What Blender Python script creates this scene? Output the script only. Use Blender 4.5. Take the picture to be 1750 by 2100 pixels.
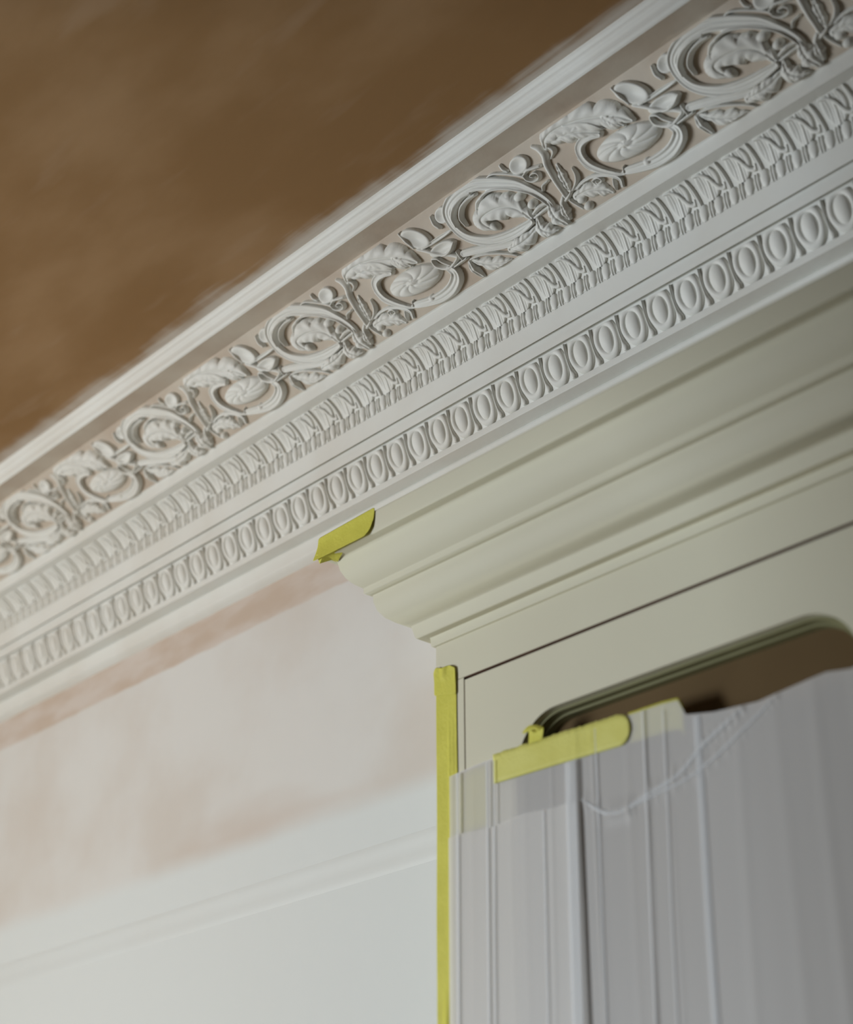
import bpy, math, random
import numpy as np

# ------------------------------------------------------------------ scene, camera, light
for o in list(bpy.data.objects):
    bpy.data.objects.remove(o, do_unlink=True)
SC = bpy.context.scene
COL = SC.collection
CAMZ = 1.5
PITCH, YAW = math.radians(26.984), math.radians(41.772)

cam_d = bpy.data.cameras.new('camera')
cam = bpy.data.objects.new('camera', cam_d)
COL.objects.link(cam)
SC.camera = cam
cam_d.sensor_fit = 'HORIZONTAL'
cam_d.sensor_width = 56.0
cam_d.lens = 56.0 * 3437.0 / 1750.0
cam_d.clip_start = 0.05
cam.location = (0, 0, CAMZ)
# heading: YAW to the right of the -X direction, pitched up
cam.rotation_euler = (math.pi / 2 + PITCH, 0, math.pi / 2 - YAW)
cam_d.dof.use_dof = True
cam_d.dof.focus_distance = 2.60
cam_d.dof.aperture_fstop = 4.0
cam_d.dof.aperture_blades = 7

world = bpy.data.worlds.new('world')
SC.world = world
world.use_nodes = True
bg = world.node_tree.nodes['Background']
bg.inputs[0].default_value = (0.80, 0.90, 1.0, 1)
bg.inputs[1].default_value = 1.0

SC.view_settings.view_transform = 'Standard'
SC.view_settings.look = 'None'
SC.view_settings.exposure = 0.0
SC.view_settings.gamma = 1.0
SC.view_settings.use_curve_mapping = False


def area_light(name, loc, rot, sx, sy, power, color):
    l = bpy.data.lights.new(name, 'AREA')
    l.shape = 'RECTANGLE'
    l.size, l.size_y, l.energy, l.color = sx, sy, power, color
    o = bpy.data.objects.new(name, l)
    COL.objects.link(o)
    o.location, o.rotation_euler = loc, rot
    return o


# room shell limits (metres); the camera stands at x=0, y=0
XL, XR, YF, D, ZC = -5.0, 2.0, -3.9, 1.66, 3.168
WIN = (-3.3, -1.7, 0.5, 2.35)          # window opening in the left wall: y0, y1, z0, z1
area_light('window_daylight', (XL + 0.06, (WIN[0] + WIN[1]) / 2, (WIN[2] + WIN[3]) / 2),
           (0, -math.pi / 2, 0), WIN[3] - WIN[2], WIN[1] - WIN[0], 305, (0.87, 0.945, 1.0))


# ------------------------------------------------------------------ helpers
def link(o, parent=None):
    COL.objects.link(o)
    if parent is not None:
        o.parent = parent
    return o


def mesh_obj(name, verts, faces, mat, parent=None, smooth=None):
    me = bpy.data.meshes.new(name)
    me.from_pydata([tuple(map(float, v)) for v in verts], [], [tuple(map(int, f)) for f in faces])
    if smooth is not None:
        me.polygons.foreach_set('use_smooth', [True] * len(me.polygons))
        if smooth < 180:
            me.set_sharp_from_angle(angle=math.radians(smooth))
    me.materials.append(mat)
    me.update()
    return link(bpy.data.objects.new(name, me), parent)


def tag(o, label=None, cat=None, group=None, kind=None):
    for k, v in (('label', label), ('category', cat), ('group', group), ('kind', kind)):
        if v:
            o[k] = v
    return o


def empty(name, loc):
    o = bpy.data.objects.new(name, None)
    o.empty_display_size = 0.05
    o.location = loc
    return link(o)


class MB:
    def __init__(s):
        s.v, s.f = [], []

    def add(s, v, f):
        b = len(s.v)
        s.v += [tuple(p) for p in v]
        s.f += [tuple(i + b for i in q) for q in f]
        return s

    def box(s, x0, x1, y0, y1, z0, z1):
        v = [(x, y, z) for x in (x0, x1) for y in (y0, y1) for z in (z0, z1)]
        return s.add(v, [(0, 1, 3, 2), (4, 6, 7, 5), (0, 4, 5, 1), (2, 3, 7, 6), (0, 2, 6, 4), (1, 5, 7, 3)])

    def build(s, name, mat, parent=None, smooth=None, bevel=0):
        o = mesh_obj(name, s.v, s.f, mat, parent, smooth)
        if bevel:
            m = o.modifiers.new('bevel', 'BEVEL')
            m.width, m.segments, m.limit_method = bevel, 2, 'ANGLE'
        return o


def round_profile(pts, r=0.0012):
    """soften the corners of an open polyline with small quarter arcs"""
    out = [pts[0]]
    for a, b, c in zip(pts, pts[1:], pts[2:]):
        a, b, c = np.array(a), np.array(b), np.array(c)
        la, lc = np.linalg.norm(a - b), np.linalg.norm(c - b)
        ua, uc = (a - b) / la, (c - b) / lc
        if np.dot(ua, uc) < -0.93:
            out.append(tuple(b))
            continue
        k = min(r, la * .4, lc * .4)
        p, q = b + ua * k, b + uc * k
        for t in (0, .33, .67, 1):
            out.append(tuple((1 - t) ** 2 * p + 2 * t * (1 - t) * b + t * t * q))
    out.append(pts[-1])
    return out


def arc(p, q, bulge, n=8):
    """points from p to q bulging by `bulge` (fraction of the chord) to the left of p->q"""
    p, q = np.array(p, float), np.array(q, float)
    d = q - p
    nrm = np.array((-d[1], d[0]))
    return [tuple(p + d * t + nrm * bulge * 4 * t * (1 - t)) for t in np.linspace(0, 1, n + 1)]


def catmull(pts, n=8):
    p = np.array(pts, float)
    if len(p) < 3:
        return np.array([p[0] + (p[-1] - p[0]) * t for t in np.linspace(0, 1, n + 1)])
    e = np.vstack([2 * p[0] - p[1], p, 2 * p[-1] - p[-2]])
    out = []
    for i in range(1, len(e) - 2):
        for t in np.linspace(0, 1, n, endpoint=False):
            a, b, c, d = e[i - 1:i + 3]
            out.append(.5 * (2 * b + (c - a) * t + (2 * a - 5 * b + 4 * c - d) * t * t + (3 * b - a - 3 * c + d) * t ** 3))
    out.append(p[-1])
    return np.array(out)


# ------------------------------------------------------------------ materials
def new_mat(name):
    m = bpy.data.materials.new(name)
    m.use_nodes = True
    nt = m.node_tree
    return m, nt, nt.nodes['Principled BSDF']


def rgb(h):
    c = [int(h[i:i + 2], 16) / 255 for i in (0, 2, 4)]
    return tuple(x / 12.92 if x <= .04045 else ((x + .055) / 1.055) ** 2.4 for x in c) + (1,)


def paint(name, c1, c2=None, scale=6, rough=.6, bump=.0, bscale=60, spec=.3, detail=4, stretch=None):
    m, nt, b = new_mat(name)
    b.inputs['Roughness'].default_value = rough
    b.inputs['Specular IOR Level'].default_value = spec
    g = nt.nodes.new('ShaderNodeNewGeometry')
    vec = g.outputs['Position']
    if stretch:
        mp = nt.nodes.new('ShaderNodeMapping')
        mp.inputs['Scale'].default_value = stretch
        nt.links.new(vec, mp.inputs[0])
        vec = mp.outputs[0]
    n = nt.nodes.new('ShaderNodeTexNoise')
    n.inputs['Scale'].default_value = scale
    n.inputs['Detail'].default_value = detail
    nt.links.new(vec, n.inputs[0])
    r = nt.nodes.new('ShaderNodeValToRGB')
    r.color_ramp.elements[0].position, r.color_ramp.elements[1].position = .35, .65
    r.color_ramp.elements[0].color = rgb(c1)
    r.color_ramp.elements[1].color = rgb(c2 or c1)
    nt.links.new(n.outputs[0], r.inputs[0])
    nt.links.new(r.outputs[0], b.inputs['Base Color'])
    if bump:
        n2 = nt.nodes.new('ShaderNodeTexNoise')
        n2.inputs['Scale'].default_value = bscale
        n2.inputs['Detail'].default_value = 3
        nt.links.new(vec, n2.inputs[0])
        bp = nt.nodes.new('ShaderNodeBump')
        bp.inputs['Strength'].default_value = bump
        bp.inputs['Distance'].default_value = .002
        nt.links.new(n2.outputs[0], bp.inputs['Height'])
        nt.links.new(bp.outputs[0], b.inputs['Normal'])
    return m


def math_node(nt, op, a, b=None, clamp=False):
    n = nt.nodes.new('ShaderNodeMath')
    n.operation = op
    n.use_clamp = clamp
    for i, v in enumerate((a, b)):
        if v is None:
            continue
        if isinstance(v, (int, float)):
            n.inputs[i].default_value = v
        else:
            nt.links.new(v, n.inputs[i])
    return n.outputs[0]


def mix_rgb(nt, fac, a, b):
    n = nt.nodes.new('ShaderNodeMix')
    n.data_type = 'RGBA'
    for k, v in ((0, fac), (6, a), (7, b)):
        if hasattr(v, 'links'):
            nt.links.new(v, n.inputs[k])
        else:
            n.inputs[k].default_value = v
    return n.outputs[2]


def noise(nt, vec, scale, detail=3, stretch=None):
    if stretch:
        mp = nt.nodes.new('ShaderNodeMapping')
        mp.inputs['Scale'].default_value = stretch
        nt.links.new(vec, mp.inputs[0])
        vec = mp.outputs[0]
    n = nt.nodes.new('ShaderNodeTexNoise')
    n.inputs['Scale'].default_value = scale
    n.inputs['Detail'].default_value = detail
    nt.links.new(vec, n.inputs[0])
    return n.outputs[0]


def smoothstep(nt, x, lo, hi):
    n = nt.nodes.new('ShaderNodeMapRange')
    n.interpolation_type = 'SMOOTHSTEP'
    nt.links.new(x, n.inputs[0])
    n.inputs[1].default_value, n.inputs[2].default_value = lo, hi
    return n.outputs[0]


def wall_material():
    """primer-white wall; a strip of bare pink plaster is left under the cornice"""
    m, nt, b = new_mat('primed plaster wall')
    b.inputs['Roughness'].default_value = .75
    b.inputs['Specular IOR Level'].default_value = .2
    g = nt.nodes.new('ShaderNodeNewGeometry')
    s = nt.nodes.new('ShaderNodeSeparateXYZ')
    nt.links.new(g.outputs['Position'], s.inputs[0])
    z = s.outputs[2]
    big = noise(nt, g.outputs['Position'], 3.0, 4)
    edge = noise(nt, g.outputs['Position'], 14.0, 4)
    prim = mix_rgb(nt, smoothstep(nt, big, .38, .68), rgb('DEDDDA'), rgb('D6D0C9'))
    # thin patches where the plaster shows through the primer
    thin = noise(nt, g.outputs['Position'], 2.2, 3, (.45, 1.0, 2.4))
    prim = mix_rgb(nt, math_node(nt, 'MULTIPLY', smoothstep(nt, thin, .56, .76), .40), prim, rgb('C6AE9B'))
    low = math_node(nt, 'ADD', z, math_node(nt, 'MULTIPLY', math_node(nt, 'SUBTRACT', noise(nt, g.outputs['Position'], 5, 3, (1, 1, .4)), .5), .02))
    prim = mix_rgb(nt, math_node(nt, 'SUBTRACT', 1.0, smoothstep(nt, low, CAMZ + .782, CAMZ + .828)), prim, rgb('DFE4E4'))  # soft band of brighter light low on the wall, painted in as whiter colour
    bare = mix_rgb(nt, smoothstep(nt, noise(nt, g.outputs['Position'], 6, 4, (1, 1, 3)), .35, .66), rgb('C8B6A6'), rgb('D4C9C0'))
    zz = math_node(nt, 'ADD', z, math_node(nt, 'MULTIPLY', math_node(nt, 'SUBTRACT', edge, .5), .010))
    fac = smoothstep(nt, zz, CAMZ + 1.2095, CAMZ + 1.2165)
    nt.links.new(mix_rgb(nt, fac, prim, bare), b.inputs['Base Color'])
    bp = nt.nodes.new('ShaderNodeBump')
    bp.inputs['Strength'].default_value, bp.inputs['Distance'].default_value = .25, .003
    nt.links.new(noise(nt, g.outputs['Position'], 18, 3), bp.inputs['Height'])
    nt.links.new(bp.outputs[0], b.inputs['Normal'])
    return m


def ceiling_material(y_edge):
    """bare brown plaster, trowel marks; white paint brushed past the cornice edge"""
    m, nt, b = new_mat('bare plaster ceiling')
    b.inputs['Roughness'].default_value = .8
    b.inputs['Specular IOR Level'].default_value = .15
    g = nt.nodes.new('ShaderNodeNewGeometry')
    s = nt.nodes.new('ShaderNodeSeparateXYZ')
    nt.links.new(g.outputs['Position'], s.inputs[0])
    pos = g.outputs['Position']
    br = mix_rgb(nt, smoothstep(nt, noise(nt, pos, 2.4, 5, (1.0, 2.2, 1)), .36, .68), rgb('93714B'), rgb('A4835F'))
    br = mix_rgb(nt, math_node(nt, 'MULTIPLY', smoothstep(nt, noise(nt, pos, 5, 3, (.7, 3, 1)), .58, .75), .35), br, rgb('B09478'))
    # distance out from the cornice edge, wobbling with the brush
    dist = math_node(nt, 'SUBTRACT', y_edge, s.outputs[1])
    wob = math_node(nt, 'MULTIPLY', math_node(nt, 'SUBTRACT', noise(nt, pos, 7, 5, (.8, .3, 1)), .5), .075)
    streak = math_node(nt, 'MULTIPLY', math_node(nt, 'SUBTRACT', noise(nt, pos, 34, 3, (.12, 2.2, 1)), .5), .05)
    dd = math_node(nt, 'ADD', dist, math_node(nt, 'ADD', wob, streak))
    fac = math_node(nt, 'SUBTRACT', 1.0, smoothstep(nt, dd, -.006, .034))
    nt.links.new(mix_rgb(nt, math_node(nt, 'MULTIPLY', fac, .62), br, rgb('E2DFD9')), b.inputs['Base Color'])
    bp = nt.nodes.new('ShaderNodeBump')
    bp.inputs['Strength'].default_value, bp.inputs['Distance'].default_value = .25, .003
    nt.links.new(noise(nt, pos, 10, 4, (1, 2.5, 1)), bp.inputs['Height'])
    nt.links.new(bp.outputs[0], b.inputs['Normal'])
    return m


def film_material(name, see, col, spec=.35):
    """thin translucent polythene: scatters, lets part of the view straight through"""
    m, nt, b = new_mat(name)
    out = nt.nodes['Material Output']
    b.inputs['Base Color'].default_value = rgb(col)
    b.inputs['Roughness'].default_value = .42
    b.inputs['Specular IOR Level'].default_value = spec
    tl = nt.nodes.new('ShaderNodeBsdfTranslucent')
    tl.inputs[0].default_value = rgb(col)
    m1 = nt.nodes.new('ShaderNodeMixShader')
    m1.inputs[0].default_value = .30
    nt.links.new(b.outputs[0], m1.inputs[1])
    nt.links.new(tl.outputs[0], m1.inputs[2])
    tr = nt.nodes.new('ShaderNodeBsdfTransparent')
    m2 = nt.nodes.new('ShaderNodeMixShader')
    m2.inputs[0].default_value = see
    nt.links.new(m1.outputs[0], m2.inputs[1])
    nt.links.new(tr.outputs[0], m2.inputs[2])
    nt.links.new(m2.outputs[0], out.inputs[0])
    return m


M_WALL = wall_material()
M_CEIL = ceiling_material(D - .285)
M_CORN = paint('white painted plaster', 'E4E4DF', 'DEDCD5', 7, .55, .15, 90)
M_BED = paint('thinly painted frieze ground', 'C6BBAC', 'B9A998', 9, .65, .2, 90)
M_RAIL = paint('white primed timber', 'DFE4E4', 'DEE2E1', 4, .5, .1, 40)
M_CAB = paint('sage grey cabinet paint', 'DEDAC4', 'DBD6C0', 3, .6, .06, 120, .2)
M_GAP = paint('dark brown timber edge', '7E5E4C', '6E5040', 20, .7)
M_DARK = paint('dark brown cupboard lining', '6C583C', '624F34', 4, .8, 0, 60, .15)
M_BEAD = paint('shaded glazing bead', '85825E', '7E7B58', 8, .5)  # shade of the door opening's reveal, put into the colour as dark olive
M_TAPE = paint('yellow masking tape', 'DCD75E', 'D4CF57', 24, .6, .35, 220, .25)
M_TAPE2 = paint('yellow masking tape over film', 'E2DE80', 'DCD774', 24, .6, .3, 220, .25)
M_FILM = film_material('translucent plastic film', .21, 'F0EEEC')
M_FLAP = film_material('folded plastic film', .22, 'F6F4F1')
M_PLEAT = film_material('pleated plastic film', .42, 'F4F7FA')
M_FLOOR = paint('sanded timber floor', '94805F', '877455', 5, .6, .1, 30, .3, 4, (1, 8, 1))
M_PLAIN = paint('bare plaster wall', 'B89C76', 'AE936E', 2, .8)
M_SIDE = paint('grey undercoated wall', '8E8F8C', '878885', 2, .8)
M_FRAME = paint('white window paint', 'E6E6E2', 'E2E2DE', 4, .5)


# ------------------------------------------------------------------ room shell
def struct(o):
    o['kind'] = 'structure'
    return o


struct(MB().box(XL - .1, XR + .1, YF - .1, D + .1, -.1, 0).build('floor', M_FLOOR))
struct(MB().box(XL - .1, XR + .1, YF - .1, D + .1, ZC, ZC + .1).build('ceiling', M_CEIL))
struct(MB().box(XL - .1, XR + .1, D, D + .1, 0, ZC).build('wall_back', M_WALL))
struct(MB().box(XL - .1, XR + .1, YF - .1, YF, 0, ZC).build('wall_front', M_PLAIN))
struct(MB().box(XR, XR + .1, YF, D, 0, ZC).build('wall_right', M_PLAIN))
struct(MB().box(-2.30, -2.20, YF, .035, 0, ZC).build('added_shade_wall', M_SIDE))  # added out of view to block window light and darken the right side
w = MB()
w.box(XL - .1, XL, YF, WIN[0], 0, ZC).box(XL - .1, XL, WIN[1], D, 0, ZC)
w.box(XL - .1, XL, WIN[0], WIN[1], 0, WIN[2]).box(XL - .1, XL, WIN[0], WIN[1], WIN[3], ZC)
struct(w.build('wall_left', M_SIDE))
f = MB()
for a, b_ in ((WIN[0], WIN[0] + .06), (WIN[1] - .06, WIN[1])):
    f.box(XL - .08, XL - .02, a, b_, WIN[2], WIN[3])
for a, b_ in ((WIN[2], WIN[2] + .07), (WIN[3] - .06, WIN[3])):
    f.box(XL - .08, XL - .02, WIN[0] + .06, WIN[1] - .06, a, b_)
wf = struct(f.build('window_1', M_FRAME))
ym, zm = (WIN[0] + WIN[1]) / 2, (WIN[2] + WIN[3]) / 2
MB().box(XL - .07, XL - .03, ym - .02, ym + .02, WIN[2] + .07, WIN[3] - .06).build('glazing_bar', M_FRAME, wf)
MB().box(XL - .08, XL - .02, WIN[0] + .06, WIN[1] - .06, zm - .025, zm + .025).build('meeting_rail', M_FRAME, wf)


# ------------------------------------------------------------------ cornice
def P(u, z):                      # profile point: u out from the wall, z above the camera height
    return (D - u, CAMZ + z)


reed = []
r0, r1 = np.array((.2760, 1.628)), np.array((.285, 1.668))
for i in range(4):
    a, b_ = r0 + (r1 - r0) * (i / 4 + .02), r0 + (r1 - r0) * ((i + 1) / 4 - .02)
    reed += arc(a, b_, -.17 if i != 1 else .14, 5)
EGG0, EGG1 = (.034, 1.3375), (.057, 1.392)       # ovolo that carries the eggs
BEAD0, BEAD1 = (.077, 1.4478), (.0800, 1.4725)   # astragal
LEAF0, LEAF1 = (.0800, 1.4725), (.113, 1.5024)   # cyma
FR0, FR1 = (.137, 1.526), (.2338, 1.6248)       # frieze ground
prof = [(-.004, 1.281), (.0005, 1.283), (.010, 1.2885), (.015, 1.2935), (.017, 1.318), (.014, 1.3235), (.012, 1.3245), (.040, 1.3245), (.0405, 1.336), (.036, 1.3375), (.034, 1.3375)]
prof += arc(EGG0, EGG1, -.05, 6)[1:]
prof += [(.057, 1.398), (.065, 1.398), (.0652, 1.392), (.067, 1.412), (.0672, 1.418), (.0735, 1.418), (.0737, 1.412), (.076, 1.4478), BEAD0, BEAD1]
prof += arc(LEAF0, LEAF1, .06, 6)[1:]
prof += [(.133, 1.5024), (.1345, 1.525), FR0]
prof += [FR1, (.2345, 1.6265), (.2736, 1.6265)]
prof = round_profile(prof, .0012)
prof += [(.2760, 1.628)] + reed + [(.285, 1.668)]


def extrude(name, pts, x0, x1, mat, parent=None, ang=38, nx=1):
    v, f = [], []
    xs = np.linspace(x0, x1, nx + 1)
    n = len(pts)
    for x in xs:
        v += [(x, y, z) for y, z in pts]
    for j in range(nx):
        for i in range(n - 1):
            f.append((j * n + i, j * n + i + 1, (j + 1) * n + i + 1, (j + 1) * n + i))
    return mesh_obj(name, v, f, mat, parent, ang)


i_f0 = min(range(len(prof)), key=lambda i: math.hypot(prof[i][0] - FR0[0], prof[i][1] - FR0[1]))
i_f1 = min(range(len(prof)), key=lambda i: math.hypot(prof[i][0] - .2736, prof[i][1] - 1.6265))
body = MB()
for seg in (prof[:i_f0 + 1], prof[i_f1:]):
    n, b0 = len(seg), len(body.v)
    pts = [P(*p) for p in seg]
    body.add([(x, y, z) for x in (XL, XR) for y, z in pts], [(i, i + 1, n + i + 1, n + i) for i in range(n - 1)])
cornice = struct(body.build('trim_1', M_CORN, None, 38))
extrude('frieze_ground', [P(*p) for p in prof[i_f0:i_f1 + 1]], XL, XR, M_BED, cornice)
XA, XB = -4.15, .35                # stretch of cornice that carries modelled ornament


# ---- relief: a height field laid on a strip of the cornice, only what stands proud is kept
def relief(name, S, T, H, surf, mat, eps=0.0):
    ny, nx = H.shape
    keep = H > eps
    q = keep[:-1, :-1] | keep[1:, :-1] | keep[:-1, 1:] | keep[1:, 1:]
    jj, ii = np.nonzero(q)
    quads = np.stack([jj * nx + ii, jj * nx + ii + 1, (jj + 1) * nx + ii + 1, (jj + 1) * nx + ii], 1)
    used, inv = np.unique(quads, return_inverse=True)
    quads = inv.reshape(quads.shape)
    s, t, h = S.ravel()[used], T.ravel()[used], H.ravel()[used]
    v = surf(s / 1000, t / 1000, np.maximum(h, -2.5) / 1000)
    me = bpy.data.meshes.new(name)
    me.vertices.add(len(v))
    me.vertices.foreach_set('co', v.astype(np.float32).ravel())
    me.loops.add(quads.size)
    me.loops.foreach_set('vertex_index', quads.ravel().astype(np.int32))
    me.polygons.add(len(quads))
    me.polygons.foreach_set('loop_start', np.arange(0, quads.size, 4, dtype=np.int32))
    me.polygons.foreach_set('use_smooth', np.ones(len(quads), bool))
    me.materials.append(mat)
    me.update(calc_edges=True)
    me.validate()
    return me


def strip_surface(p0, p1, bulge):
    """local (s, t, h): s along the wall, t up the strip, h out from it; origin at p0"""
    a, b_ = np.array((-p0[0], p0[1])), np.array((-p1[0], p1[1]))
    d = b_ - a
    ln = np.linalg.norm(d)
    d = d / ln
    nrm = np.array((-d[1], d[0])) * -1          # (y, z) pointing into the room and down
    if nrm[0] > 0:
        nrm = -nrm

    def surf(s, t, h):
        k = np.clip(t / ln, 0, 1)
        hh = h + bulge * ln * 4 * k * (1 - k)
        y, z = d[0] * t + nrm[0] * hh, d[1] * t + nrm[1] * hh
        return np.stack([s, y, z], 1)
    return surf, ln * 1000, Vec(p0)


def Vec(p):
    return (D - p[0], CAMZ + p[1])


def put(me, name, x, org, parent):
    o = bpy.data.objects.new(name, me)
    o.location = (x, org[0], org[1])
    return link(o, parent)


def grid(s0, s1, t0, t1, step):
    return np.meshgrid(np.arange(s0, s1 + step, step), np.arange(t0, t1 + step, step))


def ell(S, T, cs, ct, rx, ry):
    return np.hypot((S - cs) / rx, (T - ct) / ry)


def dome(r, h):
    return np.where(r < 1, h * np.sqrt(np.maximum(0, 1 - r * r)), -(r - 1) * 12)


def seg_dist(S, T, poly):
    """distance to a polyline, the fraction along it, and the signed side"""
    best = np.full(S.shape, 1e9)
    par = np.zeros(S.shape)
    side = np.zeros(S.shape)
    n = len(poly) - 1
    for i in range(n):
        a, b_ = poly[i], poly[i + 1]
        d = b_ - a
        L2 = max(d @ d, 1e-9)
        u = np.clip(((S - a[0]) * d[0] + (T - a[1]) * d[1]) / L2, 0, 1)
        ex, ey = S - (a[0] + u * d[0]), T - (a[1] + u * d[1])
        dd = np.hypot(ex, ey)
        m = dd < best
        best = np.where(m, dd, best)
        par = np.where(m, (i + u) / n, par)
        side = np.where(m, np.sign(d[0] * ey - d[1] * ex), side)
    return best, par, side


# ---- egg and dart
surf, LN, org = strip_surface(EGG0, EGG1, .05)
PE = 53.07
S, T = grid(-27, 27, 1, LN - .5, .9)
eg = ell(S, T, 0, LN * .53, 13.2 - 2.2 * (LN * .53 - T) / LN, LN * .40)
H_egg = dome(eg, 8.0)
sh = ell(S, T, 0, LN * .57, 23.2, LN * .56)
rr = (sh - .79) / .215
H_shell = np.where(np.abs(rr) < 1, 4.6 * np.sqrt(np.maximum(0, 1 - rr * rr)) + .6, -np.abs(rr))
H_shell = np.where(T > LN * .97, -1, H_shell)
wd = 1.3 + 1.6 * np.clip(1 - T / LN, 0, 1) ** 1.5 + 3.2 * np.exp(-((T - 9) / 6) ** 2)
rd = np.abs(S) / wd
H_dart = np.where(rd < 1, 5.2 * np.sqrt(np.maximum(0, 1 - np.minimum(rd, 1) ** 2)) + .2, -(rd - 1) * 6)
H_dart = np.where((T < 3), np.minimum(H_dart, T - 3 + .0), H_dart)
m_egg = relief('egg', S, T, H_egg, surf, M_CORN)
m_shell = relief('egg_shell', S, T, H_shell, surf, M_CORN)
m_dart = relief('dart', S, T, H_dart, surf, M_CORN)
k0 = math.floor((XA * 1000 + 1775) / PE)
k1 = math.floor((XB * 1000 + 1775) / PE)
for k in range(k0, k1 + 1):
    x = (-1775 + PE * k + 6) / 1000
    put(m_egg, 'egg', x, org, cornice)
    put(m_shell, 'egg_shell', x, org, cornice)
    put(m_dart, 'dart', x + PE / 2000, org, cornice)

# ---- bead and reel
surf, LN, org = strip_surface(BEAD0, BEAD1, .0)
PB = 27.05
S, T = grid(-8.5, 8.5, -1.5, LN + 1.5, .8)
m_bead = relief('bead', S, T, dome(ell(S, T, 0, LN / 2, 8.0, LN * .56), 5.0), surf, M_CORN)
S, T = grid(8, 19, -1.5, LN + 1.5, .7)
hr = np.maximum(dome(ell(S, T, 11.2, LN / 2, 2.5, LN * .54), 3.4), dome(ell(S, T, 15.8, LN / 2, 2.5, LN * .54), 3.4))
m_reel = relief('reel', S, T, hr, surf, M_CORN)
k0, k1 = math.floor((XA * 1000 + 1777) / PB), math.floor((XB * 1000 + 1777) / PB)
rv, rq = [], []
nv = len(m_reel.vertices)
co = np.empty(nv * 3)
m_reel.vertices.foreach_get('co', co)
co = co.reshape(-1, 3)
fq = [tuple(p.vertices) for p in m_reel.polygons]
for k in range(k0, k1 + 1):
    x = (-1777 + PB * k + 5) / 1000
    put(m_bead, 'bead', x, org, cornice)
    b0 = len(rv)
    rv += [tuple(c) for c in co + np.array((x, org[0], org[1]))]
    rq += [tuple(i + b0 for i in q) for q in fq]
tag(mesh_obj('reel_row', rv, rq, M_CORN, cornice, 180), kind='stuff')
bpy.data.meshes.remove(m_reel)

# ---- leaf band
surf, LN, org = strip_surface(LEAF0, LEAF1, -.06)
PL = 54.1
S, T = grid(-27, 27, .5, LN - .5, .85)
k = np.clip(T / LN, 0, 1)
skew = 2.5 * np.sin((k - .35) * 3.0)
wl = 18.5 * np.sqrt(np.clip(1 - ((k - .58) / .60) ** 2, 0.001, 1))
sx = S - skew
r = np.abs(sx) / wl
H = np.where(r < 1, (1.8 + 2.6 * r ** 2.6) * np.sqrt(np.maximum(0, 1 - r ** 6)), -(r - 1) * 8)
H += np.where(r < 1, 1.3 * np.exp(-(sx / 2.2) ** 2) + .30 * np.cos(2 * np.pi * sx / 4.6) * (r < .7) + 2.6 * np.clip(.5 - k, 0, 1) * 2 * (1 - r * r), 0)
cd, cp, _ = seg_dist(S, T, catmull([(-13, 42), (-3, 40), (5, 31), (9, 20), (14, 10), (21, 7), (24, 13)], 8))
cw = np.interp(cp, [0, .3, .7, 1], [1.4, 2.2, 2.6, 1.6])
H = np.maximum(H, np.where(cd < cw * 1.25, 3.0 + 2.4 * np.sqrt(np.maximum(0, 1 - (cd / cw / 1.25) ** 2)), -1))
H = np.where(k > .97, -1, H)
m_leaf = relief('tongue_leaf', S, T, H, surf, M_CORN)
wl = 5.2 * np.sqrt(np.clip(1 - ((k - .42) / .60) ** 2, .001, 1)) * (.6 + .4 * (1 - k))
r = np.abs(S) / wl
H = np.where(r < 1, 4.4 * np.sqrt(np.maximum(0, 1 - np.minimum(r, 1) ** 2)) - .9 * np.exp(-(S / .9) ** 2), -(r - 1) * 8)
m_dleaf = relief('dart_leaf', S, T, H, surf, M_CORN)
k0, k1 = math.floor((XA * 1000 + 1760) / PL), math.floor((XB * 1000 + 1760) / PL)
for j in range(k0, k1 + 1):
    x = (-1760 + PL * j + 12) / 1000
    put(m_leaf, 'tongue_leaf', x, org, cornice)
    put(m_dleaf, 'dart_leaf', x + PL / 2000, org, cornice)

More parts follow.
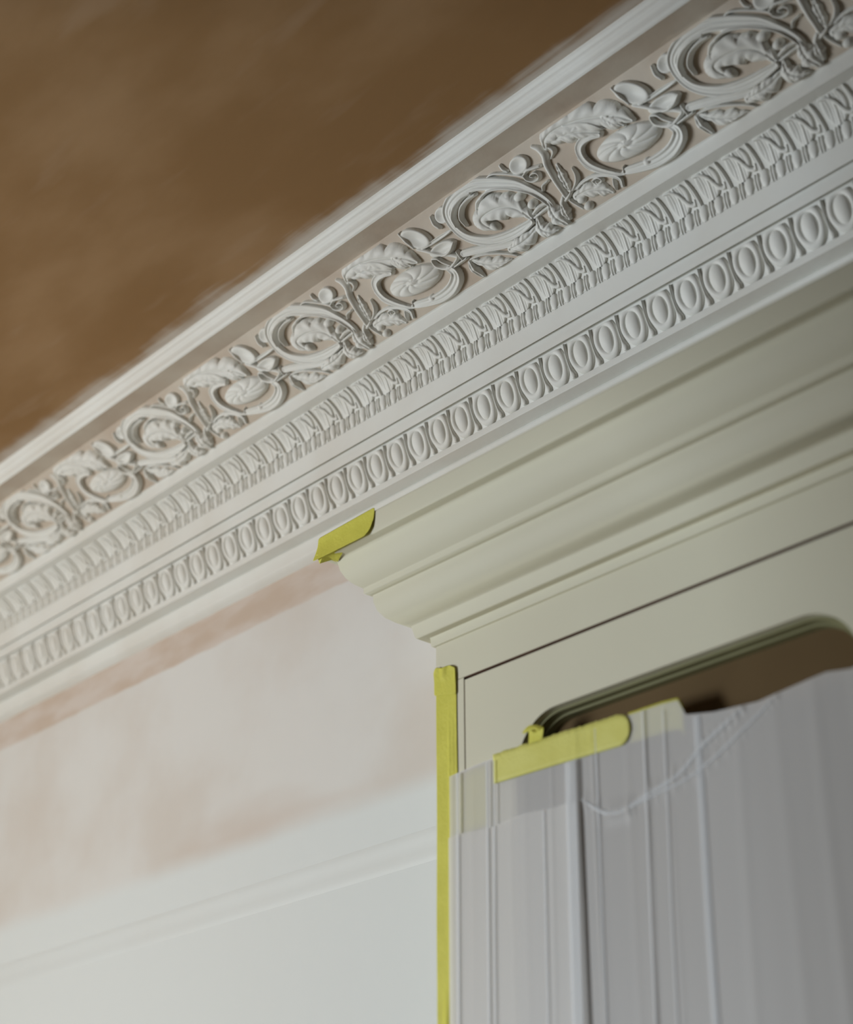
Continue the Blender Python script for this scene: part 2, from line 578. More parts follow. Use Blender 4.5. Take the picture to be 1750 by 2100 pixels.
# ---- rinceau frieze: S strokes, L lobed leaves, P petals / discs; millimetres on the frieze ground
MOTIF = {
 'leaf_scroll': [
  ('S',[(158.1,33.6),(135.9,32.4),(110.2,33.7),(78.3,40.7),(54.0,54.1),(37.2,69.9),(28.7,88.9),(28.3,109.2),(36.3,121.3),(53.1,129.2),(75.4,132.2),(100.1,129.0),(123.7,118.4),(145.9,106.6),(166.7,93.6),(181.9,77.4),(194.1,60.9),(201.4,44.9),(202.6,30.8)],[5,8,9,9,8,7,7,8,9,10,11,11,11,10,8,6,5,5,4],[13,12,10,9,9,9,10,11,12,12,11,10,9,9,9,9,9,9,8],'band'),
  ('S',[(33.2,90.8),(36.2,105.4),(49.4,117.0),(70.0,123.0),(88.4,121.9)],[3,3.5,4,4,3],[11,13,14,13,11],'round'),
  ('S',[(49.0,83.3),(48.8,97.4),(59.9,110.0),(77.3,115.5),(93.8,115.4)],[2.5,3,3.5,3.5,2.5],[9,12,13,12,10],'round'),
  ('S',[(101.7,105.6),(110.7,108.1),(122.3,107.4),(140.6,100.5),(158.2,89.9),(181.6,70.8),(193.2,53.6),(200.5,37.6)],[3,3,2.5,2,2,2,2,2],[13,13,12,11,11,11,11,10],'round'),
  ('S',[(102.3,106.3),(91.1,102.9),(81.9,95.5)],[4,4,3],[12,12,8],'round'),
 ],
 'inner_leaf': [
  ('L',[(159.7,38.7),(153.6,53.3),(140.6,69.3),(121.6,78.4),(99.5,81.1),(82.6,77.3),(86.9,63.4),(97.6,50.5)],[4,10,16,20,19,16,9,1],[7,9,11,13,14,14,12,7],4),
  ('P',[(144.5,56.6),(134.1,61.6),(141.9,52.0)],12,'cup'),
  ('P',[(94.1,59.0),(99.5,49.6),(87.2,57.4)],12,'dome'),
  ('P',[(143.1,84.6),(134.4,83.9),(144.6,77.1)],11,'dome'),
  ('P',[(160.4,75.3),(167.6,69.8),(152.3,70.5)],11,'dome'),
  ('P',[(123.5,93.1),(110.8,97.3),(120.6,86.7)],9,'dome'),
  ('P',[(173.7,55.3),(164.8,55.7),(172.8,48.0)],12,'dome'),
  ('S',[(168.1,42.4),(181.4,45.8),(195.1,45.0)],[3,4,2],[9,10,7],'round'),
  ('S',[(165.3,36.0),(182.4,37.6),(196.3,38.7)],[2.5,3,2],[7,8,6],'round'),
 ],
 'tendril': [
  ('S',[(126.2,126.0),(136.4,126.8),(148.6,122.2),(162.8,113.9),(176.2,104.7),(186.3,96.5),(188.4,89.7),(196.8,82.7),(208.0,82.0),(210.7,88.3),(204.5,93.3),(196.8,91.9),(200.9,87.4)],[2,2,2,2,2.2,2.5,2.5,2.5,2.4,2.2,2,1.8,1.6],[7,8,8,8,8,9,9,9,9,9,9,9,9],'round'),
  ('P',[(189.1,115.3),(173.4,123.1),(179.3,103.8)],10,'cup'),
  ('S',[(158.4,130.5),(160.0,123.0),(164.8,117.7)],[2.5,3,2],[6,7,6],'round'),
  ('S',[(186.5,98.3),(197.3,101.7),(208.2,99.2),(219.0,96.7)],[2,2.5,3,3],[8,9,9,8],'round'),
  ('S',[(217.4,71.7),(207.0,70.0),(201.8,63.9)],[2,2.5,2],[6,8,6],'round'),
 ],
 'bud': [
  ('P',[(481.2,117.4),(467.3,123.0),(474.0,105.2)],10,'cup'),
  ('S',[(459.8,125.2),(459.3,112.9),(463.5,103.5)],[2.5,3.5,3],[8,10,9],'round'),
 ],
 'calyx_leaf': [
  ('L',[(200.9,44.2),(200.2,31.0),(202.5,18.3),(211.1,0.8)],[3,9,13,3],[8,11,13,8],3),
  ('L',[(219.5,29.5),(218.1,18.6),(217.7,7.2)],[3,7,2],[9,11,8],2),
  ('L',[(168.6,30.5),(167.9,17.3),(177.5,6.9),(190.6,0.8)],[4,9,10,3],[8,11,11,7],3),
  ('L',[(100.2,15.6),(117.9,14.3),(137.8,15.8),(161.6,22.2)],[6,11,10,3],[10,13,11,7],3),
  ('P',[(162.6,14.0),(164.0,25.0),(169.6,6.8)],10,'dome'),
 ],
 'vine_stalk': [
  ('S',[(17.5,49.0),(36.9,44.0),(63.1,35.9),(88.3,27.1),(110.1,20.9)],[6,6.5,6.5,6,5],[9,10,10,10,9],'band'),
  ('S',[(24.2,35.8),(43.8,32.8),(64.8,25.1),(90.9,11.0),(109.2,-5.4)],[2,2.5,2.5,2.5,1],[9,10,9,8,4],'round'),
  ('L',[(18.4,32.5),(20.3,18.5),(26.8,0.4)],[3,6,2],[8,12,5],1),
  ('L',[(25.7,31.1),(45.8,15.9),(69.4,5.0),(87.4,0.7)],[3,9,9,2],[5,6,6,4],3),
  ('S',[(8.0,57.5),(10.3,47.3),(10.9,39.9)],[2,2.5,2],[9,11,9],'round'),
  ('S',[(18.5,40.5),(2.4,39.8),(-11.2,39.0)],[2,2.5,2],[9,11,9],'round'),
 ],
 's_stalk': [
  ('S',[(223.7,126.8),(231.8,118.0),(234.7,106.1),(230.2,93.1),(229.3,78.2),(229.4,62.9),(230.6,49.0),(231.1,37.3)],[3,5.5,6.5,6,5.5,5,4.5,4],[6,8,9,9,9,9,9,8],'ridge'),
  ('S',[(227.4,39.0),(220.3,32.0),(220.9,25.0)],[4,5,4],[9,9,6],'round'),
  ('S',[(243.7,38.8),(235.6,35.1),(227.7,33.2)],[2.5,3,3],[9,9,7],'round'),
  ('L',[(244.4,84.1),(243.4,67.5),(242.3,50.9),(240.3,42.4)],[2,6,5,2],[4,6,6,4],3),
 ],
 'acanthus_leaf': [
  ('L',[(246.1,113.6),(253.0,123.4),(270.6,127.7),(296.7,125.7),(323.2,118.7),(350.7,107.4),(374.7,95.2),(392.0,78.1)],[4,10,15,18,19,19,16,3],[9,13,14,13,12,11,11,9],5),
  ('L',[(264.7,117.5),(288.6,113.0),(311.9,104.9),(335.3,88.4)],[7,12,11,4],[11,13,12,8],3),
  ('S',[(292.1,126.2),(314.8,117.4),(331.6,107.9),(346.5,90.2)],[1.5,2,2,1.5],[14,15,15,13],'round'),
  ('S',[(249.0,114.1),(253.6,104.2),(242.1,96.6)],[3,4,1],[9,9,5],'round'),
  ('L',[(356.5,102.6),(366.0,90.4),(376.0,78.9)],[7,9,2],[11,12,8],2),
 ],
 'flower_scroll': [
  ('S',[(333.7,86.4),(318.7,92.1),(303.9,92.1),(293.9,86.0),(290.4,72.7),(295.1,57.2),(307.3,41.8),(324.5,26.8),(335.6,19.5)],[4,6,6.5,6.5,5.5,5,4.5,3.5,2],[11,12,12,12,11,11,10,9,6],'band'),
  ('S',[(282.2,74.8),(288.3,54.9),(304.6,38.4),(317.0,29.5)],[1.5,1.8,1.8,1],[6,7,7,5],'round'),
  ('S',[(440.4,41.7),(446.2,31.5),(440.8,21.5),(422.3,12.6),(397.3,10.4),(371.8,13.8),(344.0,20.9),(335.5,22.3)],[5,9,11,11,10,8,6,3],[12,13,12,11,10,9,8,6],'band'),
  ('S',[(340.8,29.0),(337.2,21.5)],[1.5,1.5],[8,8],'round'),
  ('P',[(378.8,16.7),(385.1,12.7),(375.2,12.1)],10,'dome'),
 ],
 'rosette': [
  ('P',[(367.4,54.7),(418.3,40.1),(342.7,37.4)],16,'rose'),
 ],
 'volute': [
  ('S',[(464.9,48.1),(451.8,43.1),(440.9,42.3),(428.8,47.5),(419.7,56.7),(419.2,67.9),(428.5,64.9),(434.9,55.3),(445.0,44.7)],[3,3.5,4,3.5,3,2.5,2.5,2.5,2.5],[10,11,11,10,10,9,9,9,9],'round'),
 ],
 'bud_flower': [
  ('P',[(412.8,110.1),(391.2,130.5),(400.2,100.3)],12,'cup'),
  ('P',[(448.7,90.6),(409.9,91.7),(458.1,93.8)],11,'cup'),
  ('P',[(447.4,74.2),(474.6,70.9),(442.0,64.4)],11,'cup'),
  ('S',[(474.3,72.0),(464.5,65.3),(452.2,62.7),(442.0,64.4)],[2,3,3,2],[11,13,13,11],'round'),
  ('S',[(404.9,94.3),(421.2,82.2),(436.4,69.0),(454.0,59.1),(465.5,50.5)],[3,4,4,4,4],[9,10,10,9,9],'round'),
  ('S',[(389.5,131.4),(395.7,115.4),(401.9,99.4)],[2.5,3.5,3],[10,13,11],'round'),
 ],
 'lower_tendril': [
  ('S',[(248.7,40.2),(261.0,47.5),(265.9,56.5),(265.4,68.1)],[2,3.5,3,1.5],[9,10,9,6],'round'),
  ('S',[(255.2,38.9),(270.8,42.7),(291.8,40.9),(312.9,30.6),(324.9,18.2),(322.6,6.2)],[2,2.5,3,3,3,2],[9,9,9,9,8,6],'band'),
  ('S',[(287.1,29.1),(285.1,35.7),(294.9,35.7),(299.3,28.8),(291.2,28.1),(289.9,32.5)],[2,2,2,2,2,2],[7,8,8,8,8,8],'round'),
  ('S',[(316.2,22.5),(313.4,14.4),(310.6,6.4)],[2,3,1],[7,9,6],'round'),
  ('L',[(247.4,29.4),(270.9,27.5),(292.3,17.2),(303.1,6.3)],[6,10,9,2],[6,7,6,4],3),
  ('P',[(256.3,8.0),(249.0,11.5),(251.8,2.5)],9,'dome'),
  ('P',[(251.2,21.8),(244.0,25.3),(246.8,16.4)],7,'dome'),
  ('S',[(245.9,9.2),(239.5,19.8),(234.9,29.7)],[2,2.5,3],[5,6,8],'round'),
 ],
}
PF = 461.0


def interp(vals, par):
    if not isinstance(vals, (list, tuple)):
        return np.full(par.shape, float(vals))
    return np.interp(par, np.linspace(0, 1, len(vals)), vals)


STEP = .85
GS, GT = grid(-25, 500, -3, 137, STEP)
GT0 = GT


def rasterise(items):
    H = np.full(GS.shape, -5.0)
    for it in items:
        pts = np.array(it[1])
        if it[0] == 'P':
            c, a, b_ = pts
            a, b_ = a - c, b_ - c
            det = a[0] * b_[1] - a[1] * b_[0]
            dx, dy = GS - c[0], GT - c[1]
            p, q = (dx * b_[1] - dy * b_[0]) / det, (dy * a[0] - dx * a[1]) / det
            r, th, h = np.hypot(p, q), np.arctan2(q, p), it[2]
            R = math.sqrt(abs(det))
            out = -(r - 1) * R * .8
            rc = np.minimum(r, 1)
            if it[3] == 'cup':
                z = h * (.38 + .62 * rc ** 1.6) * np.sqrt(1 - rc ** 8)
            elif it[3] == 'rose':
                ph = np.abs(np.sin(.5 * (th * 9 + 7.5 * rc)))
                z = h * np.sqrt(1 - .92 * rc ** 2.4) + (2.6 * ph ** .7 - 1.9) * np.clip(rc * 2.5, 0, 1) * np.sqrt(1 - rc ** 8)
                z += 2.0 * np.exp(-(rc / .13) ** 2) - 1.4 * np.exp(-((rc - .24) / .08) ** 2)
                z *= np.where(rc < .96, 1, .6)
            else:
                z = h * np.sqrt(1 - rc ** 2.2)
            H = np.maximum(H, np.where(r < 1, z, out))
            continue
        poly = catmull(pts, 7)
        mw = max(it[2]) if isinstance(it[2], (list, tuple)) else it[2]
        lo, hi = poly.min(0) - mw - 4, poly.max(0) + mw + 4
        j0, j1 = np.searchsorted(GT[:, 0], (lo[1], hi[1]))
        i0, i1 = np.searchsorted(GS[0], (lo[0], hi[0]))
        S_, T_ = GS[j0:j1, i0:i1], GT[j0:j1, i0:i1]
        if S_.size == 0:
            continue
        d, par, side = seg_dist(S_, T_, poly)
        w_, h_ = interp(it[2], par), interp(it[3], par)
        if it[0] == 'L':
            n = it[4]
            lob = np.abs(np.cos(np.pi * n * par + side * .35))
            w_ = w_ * (1.28 * (.66 + .34 * lob ** .6))
        r = d / w_
        rc = np.minimum(r, 1)
        if it[0] == 'L':
            z = h_ * (1 - .30 * rc ** 2 + .12 * np.sin(rc * np.pi)) * np.sqrt(1 - rc ** 5)
            z = z - 1.7 * np.exp(-(d / 1.3) ** 2) + 1.1 * np.cos(2 * np.pi * (n * par * 2 - .9 * rc)) * rc * np.sqrt(1 - rc ** 4)
        elif it[4] == 'band':
            z = h_ * (.74 + .34 * rc ** 2.2) * np.sqrt(1 - rc ** 8) + np.clip(w_ - 6, 0, 3) * .28 * np.cos(2 * np.pi * side * d / w_ * 1.5)
        elif it[4] == 'ridge':
            z = h_ * (.80 * np.sqrt(1 - rc * rc) + .20 * (1 - rc))
        else:
            z = h_ * np.sqrt(1 - rc * rc)
        z = np.where(r < 1, z, -(r - 1) * w_ * .9)
        H[j0:j1, i0:i1] = np.maximum(H[j0:j1, i0:i1], z)
    return np.where((GT < .8) | (GT > 136), -2, H)


surf, LN, org = strip_surface(FR0, FR1, 0)
NAMES = {}
k0, k1 = math.floor((XA + 2.060) * 1000 / PF), math.floor((XB + 2.060) * 1000 / PF)
for nm, items in MOTIF.items():
    me = relief(nm, GS, GT, rasterise(items), surf, M_CORN)
    for k in range(k0, k1 + 1):
        put(me, nm, (-2060 + 7 + PF * k) / 1000, org, cornice)

# ------------------------------------------------------------------ shallow painted-over moulding low on the wall
rail = [(-.001, .732), (.0005, .726), (.0012, .717), (.0004, .711), (.0003, .700), (.0005, .694), (.0014, .686), (.0006, .679), (-.001, .671)]
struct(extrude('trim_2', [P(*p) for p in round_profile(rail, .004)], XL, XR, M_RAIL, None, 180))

# ------------------------------------------------------------------ fitted cupboard
CX0, CX1, CY = -1.652, -.795, 1.494
ZG, ZTOP = CAMZ + .852, CAMZ + .9167
cab = empty('cupboard', ((CX0 + CX1) / 2, (CY + D) / 2, 0))
tag(cab, 'sage grey fitted cupboard with moulded crown, standing against the plaster wall', 'cupboard')
cab_o = cab.location.copy()


def in_cab(o):
    o.parent = cab
    o.matrix_parent_inverse.identity()
    o.location = (-cab_o.x, -cab_o.y, -cab_o.z)
    return o


G = .0044
car = MB()
car.box(CX0, CX0 + .018, CY + .022, D - .002, .0, ZTOP + .17).box(CX1 - .018, CX1, CY + .022, D - .002, 0, ZTOP + .17)
car.box(CX0 + .018, CX1 - .018, CY + .022, D - .002, ZTOP + .15, ZTOP + .168)
car.box(CX0 + .018, CX1 - .018, CY + .022, D - .002, .08, .10)
in_cab(car.build('carcass', M_CAB))
in_cab(MB().box(CX0 + .018, CX1 - .018, D - .012, D - .004, .10, ZTOP + .15).build('back_panel', M_DARK))
DX0, DX1 = -1.5925, -.8545          # door edges
in_cab(MB().box(CX0, DX0 - G / 2, CY, CY + .022, 0, ZG + .0018).build('stile', M_CAB, None, None, .0006))
in_cab(MB().box(DX1 + G / 2, CX1, CY, CY + .022, 0, ZG + .0018).build('stile', M_CAB, None, None, .0006))
rail_o = in_cab(MB().box(CX0, CX1, CY, CY + .022, ZG + .0024, ZTOP + .02).build('top_rail', M_CAB))
MB().box(DX0 - G / 2, DX1 + G / 2, CY + .0010, CY + .022, ZG + .0018, ZG + .0024).build('rail_edge', M_GAP, rail_o)
in_cab(MB().box(DX0 - G / 2 - .0001, DX0 - G / 2 + .0006, CY + .0008, CY + .022, .08, ZG + .0018).build('stile_edge', M_GAP))
in_cab(MB().box(DX0 - .01, DX1 + .01, CY + .0225, CY + .030, ZG - .035, ZG + .02).build('door_stop', M_GAP))
in_cab(MB().box(DX0 - .012, DX0 + .012, CY + .0225, CY + .030, .1, ZG - .035).build('door_stop', M_GAP))
in_cab(MB().box(DX0 - G / 2, DX1 + G / 2, CY, CY + .022, 0, .08).build('plinth', M_CAB))


def rounded_loop(x0, x1, z0, z1, r, n=12):
    pts = []
    for cx, cz, a0 in ((x0 + r, z1 - r, 180), (x1 - r, z1 - r, 90), (x1 - r, z0 + r, 0), (x0 + r, z0 + r, -90)):
        for i in range(n + 1):
            a = math.radians(a0 - 90 * i / n)
            pts.append((cx + r * math.cos(a), cz + r * math.sin(a)))
    return pts


def plate_with_hole(name, outer, loop, y0, y1, mat):
    """flat board in the XZ plane with a rounded opening; outer is x0, x1, z0, z1"""
    x0, x1, z0, z1 = outer
    n = len(loop)
    cx, cz = sum(p[0] for p in loop) / n, sum(p[1] for p in loop) / n
    ring = []
    for px, pz in loop:                      # matching point on the outer rectangle
        q = n // 4
        ring.append(None)
    q = n // 4
    cor = [(x0, z1), (x1, z1), (x1, z0), (x0, z0)]
    for c in range(4):
        for i in range(q):
            t = i / (q - 1)
            lx, lz = loop[c * q + i]
            if c == 0:
                ring[c * q + i] = (x0, lz + (z1 - lz) * min(1, 2 * t)) if t <= .5 else (x0 + (lx - x0) * (2 * t - 1), z1)
            elif c == 1:
                ring[c * q + i] = (lx + (x1 - lx) * min(1, 2 * t), z1) if t <= .5 else (x1, z1 + (lz - z1) * (2 * t - 1))
            elif c == 2:
                ring[c * q + i] = (x1, lz + (z0 - lz) * min(1, 2 * t)) if t <= .5 else (x1 + (lx - x1) * (2 * t - 1), z0)
            else:
                ring[c * q + i] = (lx + (x0 - lx) * min(1, 2 * t), z0) if t <= .5 else (x0, z0 + (lz - z0) * (2 * t - 1))
    v = [(x, y0, z) for x, z in loop] + [(x, y0, z) for x, z in ring] + [(x, y1, z) for x, z in loop] + [(x, y1, z) for x, z in ring]
    f = []
    for i in range(n):
        j = (i + 1) % n
        f += [(i, j, n + j, n + i), (2 * n + i, 3 * n + i, 3 * n + j, 2 * n + j),
              (i, 2 * n + i, 2 * n + j, j), (n + i, n + j, 3 * n + j, 3 * n + i)]
    o = mesh_obj(name, v, f, mat, None, 35)
    return o


OP = (-1.4955, -.9555, .55, CAMZ + .764)
door = in_cab(plate_with_hole('door', (DX0, DX1, .083, ZG - .0024), rounded_loop(*OP, .075, 12), CY, CY + .020, M_CAB))


def on_door(o):
    o.parent = door
    return o


def bead_ring(name, inset, y0, y1, wdt, mat):
    a = rounded_loop(OP[0] + inset, OP[1] - inset, OP[2] + inset, OP[3] - inset, .075 - inset * .6, 12)
    b_ = rounded_loop(OP[0] + inset + wdt, OP[1] - inset - wdt, OP[2] + inset + wdt, OP[3] - inset - wdt, .075 - (inset + wdt) * .6, 12)
    n = len(a)
    v = [(x, y0, z) for x, z in a] + [(x, y0, z) for x, z in b_] + [(x, y1, z) for x, z in a] + [(x, y1, z) for x, z in b_]
    f = []
    for i in range(n):
        j = (i + 1) % n
        f += [(i, j, n + j, n + i), (2 * n + i, 3 * n + i, 3 * n + j, 2 * n + j),
              (i, 2 * n + i, 2 * n + j, j), (n + i, n + j, 3 * n + j, 3 * n + i)]
    return on_door(mesh_obj(name, v, f, mat, None, 35))


bead_ring('rebate_strip', .0006, CY + .0095, CY + .021, .004, M_BEAD)
bead_ring('glazing_bead', .0008, CY + .0212, CY + .034, .007, M_BEAD)
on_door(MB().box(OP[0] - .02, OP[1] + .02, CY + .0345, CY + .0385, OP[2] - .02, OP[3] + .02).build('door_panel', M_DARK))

# crown moulding, mitred round both ends
crown = [(-.004, .905), (-.0005, .9167), (.0048, .9171), (.006, .9315), (.0200, .9300), (.0215, .9330), (.0255, .9500), (.031, .953)]
crown += [(.041, .956), (.052, .964), (.0605, .976), (.0645, .990), (.0650, 1.0003), (.0690, 1.0005), (.0745, 1.0030), (.0750, 1.0115)]
crown += [(.0850, 1.0185), (.0935, 1.0285), (.0995, 1.0405), (.1030, 1.0555), (.1060, 1.0590), (.1195, 1.0600), (.1205, 1.0655), (.1205, 1.0935), (.118, 1.0965), (.10, 1.097), (.0, 1.097)]
crown = round_profile(crown, .0016)
v, f = [], []
for q, z in crown:
    zz = CAMZ + z
    v += [(CX0 - q, D - .001, zz), (CX0 - q, CY - q, zz), (CX1 + q, CY - q, zz), (CX1 + q, D - .001, zz)]
for i in range(len(crown) - 1):
    for j in range(3):
        f.append((4 * i + j, 4 * i + j + 1, 4 * i + 5 + j, 4 * i + 4 + j))
me_o = mesh_obj('crown_moulding', v, f, M_CAB, None, 32)
in_cab(me_o)


# ------------------------------------------------------------------ masking tape and plastic film
def strip(name, rows, mat, th=.00035, sub=2, parent=None):
    """a thin sheet through a grid of points, given real thickness"""
    nr, nc = len(rows), len(rows[0])
    v = [p for r in rows for p in r]
    f = [(i * nc + j, i * nc + j + 1, (i + 1) * nc + j + 1, (i + 1) * nc + j) for i in range(nr - 1) for j in range(nc - 1)]
    o = mesh_obj(name, v, f, mat, parent, 180)
    m = o.modifiers.new('thickness', 'SOLIDIFY')
    m.thickness, m.offset = th, 0
    if sub:
        s = o.modifiers.new('smooth', 'SUBSURF')
        s.levels = s.render_levels = sub
    return o


rnd = random.Random(4)
# long vertical strip on the cupboard's edge; the lower part is the strip that shows beside the film
rows = []
zs = [CAMZ + .868, CAMZ + .86] + list(np.linspace(CAMZ + .85, .95, 60))
for z in zs:
    row = []
    for j, t in enumerate(np.linspace(0, 1, 15)):
        x = -1.6505 + .0425 * t
        y = CY - .0012
        if z < CAMZ + .80:                                    # pulled-tight vertical wrinkles in the right half
            y -= .0016 * math.exp(-((t - .62 - .02 * math.sin(z * 9)) / .035) ** 2) + .0012 * math.exp(-((t - .80) / .03) ** 2)
        if z < CAMZ + .43:                                    # loose twisted length near the bottom of the view
            k = min(1, (CAMZ + .43 - z) / .03)
            y -= k * (.004 * math.exp(-((t - .45) / .12) ** 2) + .001 * math.sin(z * 160 + t * 5))
        row.append((x + .0006 * math.sin(z * 21), y, z))
    rows.append(row)
tag(strip('masking_tape', rows, M_TAPE, .0003, 1), 'long vertical strip of yellow masking tape down the cupboard left edge', 'tape')

# crumpled end piece wrapped over the top of that strip
rows = []
for i, z in enumerate(np.linspace(CAMZ + .885, CAMZ + .842, 9)):
    row = []
    for j, t in enumerate(np.linspace(0, 1, 11)):
        x = -1.6535 + .0455 * t - .0012 * math.exp(-i / 2)
        y = CY - .0024 - .0022 * math.exp(-i / 3.0) * abs(math.sin(t * 9 + i * .7)) - (.0015 if 3 < j < 6 and i < 4 else 0)
        zz = z - .010 * t + (.0022 * math.sin(t * 11) if i == 0 else 0) - (.006 * (1 - t) ** 6 if i < 2 else 0)
        row.append((x, y, zz))
    rows.append(row)
tag(strip('masking_tape', rows, M_TAPE, .0003, 1), 'short crumpled piece of yellow tape lapped over top of vertical strip', 'tape')

# loose tab hanging on the crown's left corner
tabs = []
qc = .1205
for t in np.linspace(0, 1, 15):                                # from the corner to the right along the crown
    x = CX0 - qc - .006 + .131 * t
    r = []
    for u in np.linspace(0, 1, 7):
        y = CY - qc - .0012 - (.0045 + .010 * (1 - t)) * max(0, u - .25) ** 1.3
        z = CAMZ + 1.0965 + .0035 * t - (.042 - .008 * math.exp(-((1 - t) / .06) ** 2) * (u > .6)) * u
        r.append((x - (.006 * u * u if t > .9 else 0), y, z))
    tabs.append(r)
t1 = strip('masking_tape', tabs, M_TAPE, .0003, 1)
tag(t1, 'loose yellow tape tab hanging from left corner of the cupboard crown', 'tape')
def thin(name, pts, faces, parent):
    o = mesh_obj(name, pts, faces, M_TAPE, parent)
    m = o.modifiers.new('thickness', 'SOLIDIFY')
    m.thickness, m.offset = .0003, 0
    return o


thin('folded_end', [(-1.7736, 1.366, 2.566), (-1.7559, 1.366, 2.5603), (-1.7555, 1.378, 2.5593), (-1.7535, 1.39, 2.5543), (-1.7605, 1.384, 2.5585), (-1.7697, 1.370, 2.5514)],
     [(0, 5, 1), (1, 5, 4), (1, 4, 2), (2, 4, 3)], t1)
thin('underside', [(-1.7572, 1.3672, 2.5612), (-1.7173, 1.374, 2.5656), (-1.7345, 1.383, 2.558), (-1.7520, 1.3895, 2.5545)], [(0, 1, 2), (0, 2, 3)], t1)
# plastic film
def film_top(x):
    xs = [-1.6205, -1.575, -1.531, -1.41, -1.297, -1.240, -1.214, -1.203, -1.161, -1.097, -1.041, -1.001, -.969, -.86, -.70]
    zs = [2.2155, 2.219, 2.2205, 2.218, 2.2150, 2.2145, 2.2125, 2.191, 2.183, 2.178, 2.183, 2.186, 2.1805, 2.183, 2.185]
    return float(np.interp(x, xs, zs))


crease = catmull([(-1.40, 2.124), (-1.376, 2.126), (-1.337, 2.101), (-1.305, 2.098), (-1.273, 2.107), (-1.219, 2.121), (-1.179, 2.147), (-1.119, 2.175)], 6)
crease2 = catmull([(-1.30, 2.098), (-1.25, 2.106), (-1.21, 2.112), (-1.17, 2.125), (-1.12, 2.150), (-1.07, 2.176)], 6)
FOLDS = [(-1.541, .0020, .0028, -.004), (-1.530, .0016, .002, -.004), (-1.575, .0012, .006, 0), (-1.4285, .0022, .0030, -.003), (-1.395, .0035, .010, -.002),
         (-1.381, .0055, .0040, -.003), (-1.354, .0040, .0024, -.002), (-1.345, .0012, .002, 0), (-1.269, .0042, .0026, -.006), (-1.300, .0012, .006, 0), (-1.235, .0012, .004, -.004),
         (-1.19, .0012, .005, -.003), (-1.13, .0016, .008, -.006), (-1.075, .0016, .010, 0), (-1.02, .0025, .010, 0), (-.965, .004, .010, 0), (-.90, .003, .012, 0), (-1.475, .0011, .006, 0), (-1.50, .0010, .004, 0)]


def fold_y(x, z, amp=1.0):
    y = .0018
    for xc, h, w_, dr in FOLDS:
        d = (x - xc - dr * (2.18 - z) / .30 - .0015 * math.sin(z * 7 + xc * 40)) / w_
        if abs(d) < 4:
            y += (.42 if abs(xc + 1.381) > .03 else .6) * .6 * amp * h * math.exp(-d * d)
    return y


def crease_y(x, z, c, h, w_):
    d = np.hypot(c[:, 0] - x, c[:, 1] - z).min()
    return h * math.exp(-(d / w_) ** 2)


def film_sheet(name, xs, ztop, zbot, nz, base, amp, mat, parent=None, creases=True):
    rows = []
    for i in range(nz + 1):
        t = (i / nz) ** 1.6
        row = []
        for x in xs:
            zt = ztop(x)
            z = zt + (zbot - zt) * t
            y = base + fold_y(x, z, amp * (1 if z < 2.14 else .55 + .45 * (2.22 - z) / .08))
            if creases and z > 2.0 and x < -1.04:
                y += crease_y(x, z, crease, .0035, .0030) + crease_y(x, z, crease2, .0018, .0035)
            row.append((x, CY - y, z))
        rows.append(row)
    v = [p for r in rows for p in r]
    nc = len(xs)
    f = [(i * nc + j, i * nc + j + 1, (i + 1) * nc + j + 1, (i + 1) * nc + j) for i in range(len(rows) - 1) for j in range(nc - 1)]
    return mesh_obj(name, v, f, mat, parent, 180)


film = film_sheet('plastic_sheet', np.arange(-1.6205, -.70, .0022), film_top, .35, 90, .0030, 1.0, M_FILM)
tag(film, 'translucent plastic sheet hanging over the cupboard door in long folds', 'plastic sheet')
flap = film_sheet('folded_layer', np.arange(-1.6200, -1.377, .0022), lambda x: 2.128 + .002 * math.sin(x * 50) - max(0, x + 1.40) * .2, .36, 80, .0058, 1.0, M_FLAP, film, False)
flap['label'] = 'second whiter layer of film doubled over at left'


def pleat(path, half, base, follow=1.0):
    # a narrow fold where the film lies double on itself
    c = catmull(path, 10)
    rows = []
    for i in range(len(c)):
        a, b2 = c[max(i - 1, 0)], c[min(i + 1, len(c) - 1)]
        d = (b2 - a) / np.linalg.norm(b2 - a)
        nrm = np.array((-d[1], d[0]))
        r = []
        k = 1.0 if abs(c[0][0] - c[-1][0]) < .03 else min(1, .3 + i / 8, .3 + (len(c) - 1 - i) / 8)
        for u in (-1, -.5, 0, .5, 1):
            x, z = c[i] + nrm * half * k * u
            r.append((x, CY - base - follow * fold_y(x, min(z, film_top(x)), 1.0) - .0006 * (1 - u * u), z))
        rows.append(r)
    return mesh_obj('pleat', [p for r in rows for p in r],
                    [(i * 5 + j, i * 5 + j + 1, i * 5 + j + 6, i * 5 + j + 5) for i in range(len(rows) - 1) for j in range(4)], M_PLEAT, film, 180)


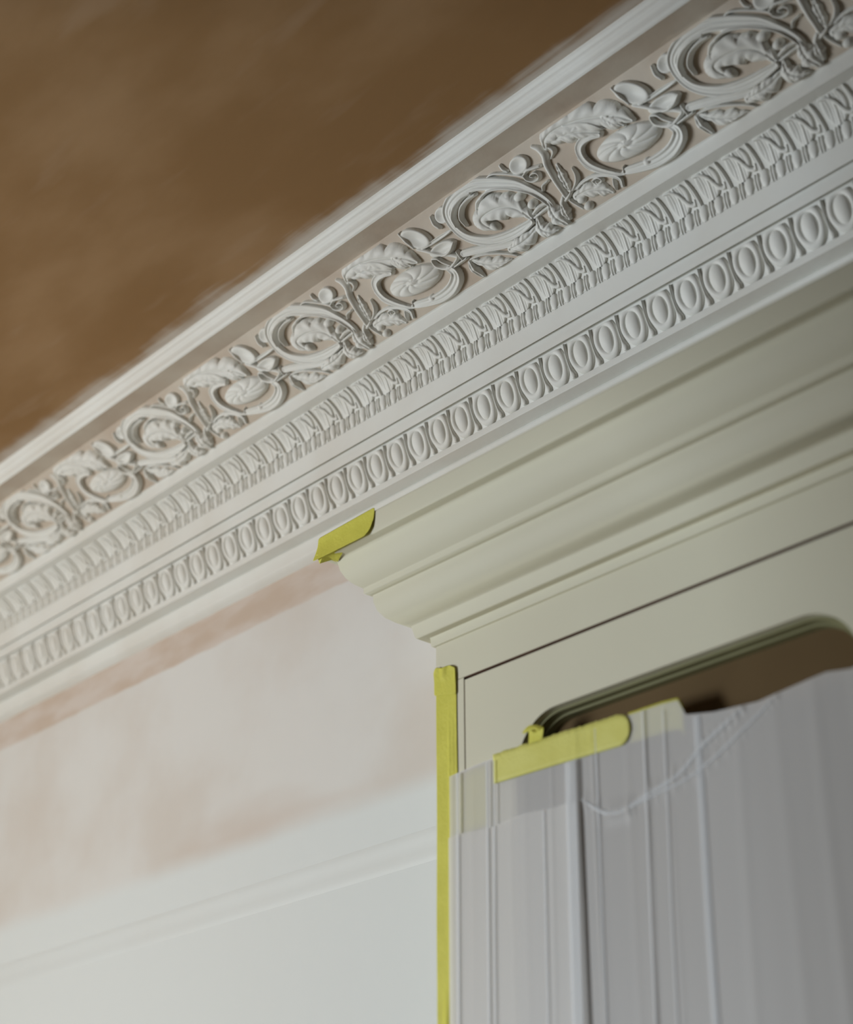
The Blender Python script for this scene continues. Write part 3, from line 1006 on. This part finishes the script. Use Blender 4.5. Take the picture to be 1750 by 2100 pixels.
for x0, x1, zt, half, base in ((-1.541, -1.545, 2.215, .0022, .0078), (-1.528, -1.534, 2.214, .0016, .0078), (-1.599, -1.601, 2.214, .0030, .0078), (-1.440, -1.444, 2.126, .0016, .0078),
                               (-1.389, -1.394, 2.178, .0095, .0078), (-1.348, -1.352, 2.212, .0016, .0048), (-1.268, -1.277, 2.213, .0018, .0048),
                               (-1.236, -1.246, 2.205, .0014, .0048), (-1.186, -1.192, 2.184, .0050, .0042)):
    pleat([(x0, zt), ((x0 * 2 + x1) / 3, zt - .12), (x1, zt - .36), (x1 - .004, zt - 1.0), (x1, .45)], half, base)
pleat([tuple(p) for p in crease[6::6]], .0026, .0050)
pleat([tuple(p) for p in crease2[::6]], .0018, .0048)


def tape_on_film(name, x0, x1, z0, z1, base, mat, n=40, rag=0.0, roundend=0, m=7):
    rows = []
    for i in range(n + 1):
        t = i / n
        x = x0 + (x1 - x0) * t
        k = 1.0
        if roundend and t > .93:
            k = math.sqrt(max(.03, 1 - ((t - .93) / .07) ** 2))
        r = []
        for u in np.linspace(0, 1, m):
            zt, zb = film_top(x) + z1, film_top(x) + z0
            zc = (zt + zb) / 2
            z = zc + (zt - zc) * (1 - 2 * u) * k
            if u == 0 and rag:
                z += rag * rnd.uniform(-1, 1)
            y = base + .6 * fold_y(x, z, .55)
            r.append((x, CY - y, z))
        rows.append(r)
    return strip(name, rows, mat, .0003, 0)


tag(tape_on_film('masking_tape', -1.5320, -1.2900, -.037, .004, .0058, M_TAPE2, 70, .0008, 1),
    'bright yellow tape strip across top edge of the plastic sheet', 'tape')
tag(tape_on_film('masking_tape', -1.2955, -1.2080, -.036, .004, .0012, M_TAPE, 24, 0, 0),
    'yellow tape end showing dimly behind the plastic at dark door opening', 'tape')
tag(tape_on_film('masking_tape', -1.6180, -1.5480, -.088, -.004, .0012, M_TAPE, 20, 0, 0),
    'pale yellow tape seen through plastic beside the vertical strip', 'tape')

# torn curl of tape standing up above the strip
rows = []
for i, t in enumerate(np.linspace(0, 1, 12)):
    a = t * 3.6
    r = []
    for u in np.linspace(0, 1, 6):
        x = -1.4660 + .030 * u + .006 * t + .003 * math.sin(5 * u + 6 * t)
        z = 2.2205 + .021 * math.sin(min(a, 2.2)) * (.8 + .3 * math.sin(3 * u + .5)) - .004 * max(0, a - 2.2)
        y = CY - .0075 - .012 * (1 - math.cos(a)) * .5
        r.append((x, y, z))
    rows.append(r)
tag(strip('masking_tape', rows, M_TAPE, .0003, 1), 'small torn curl of yellow tape sticking up before dark opening', 'tape')
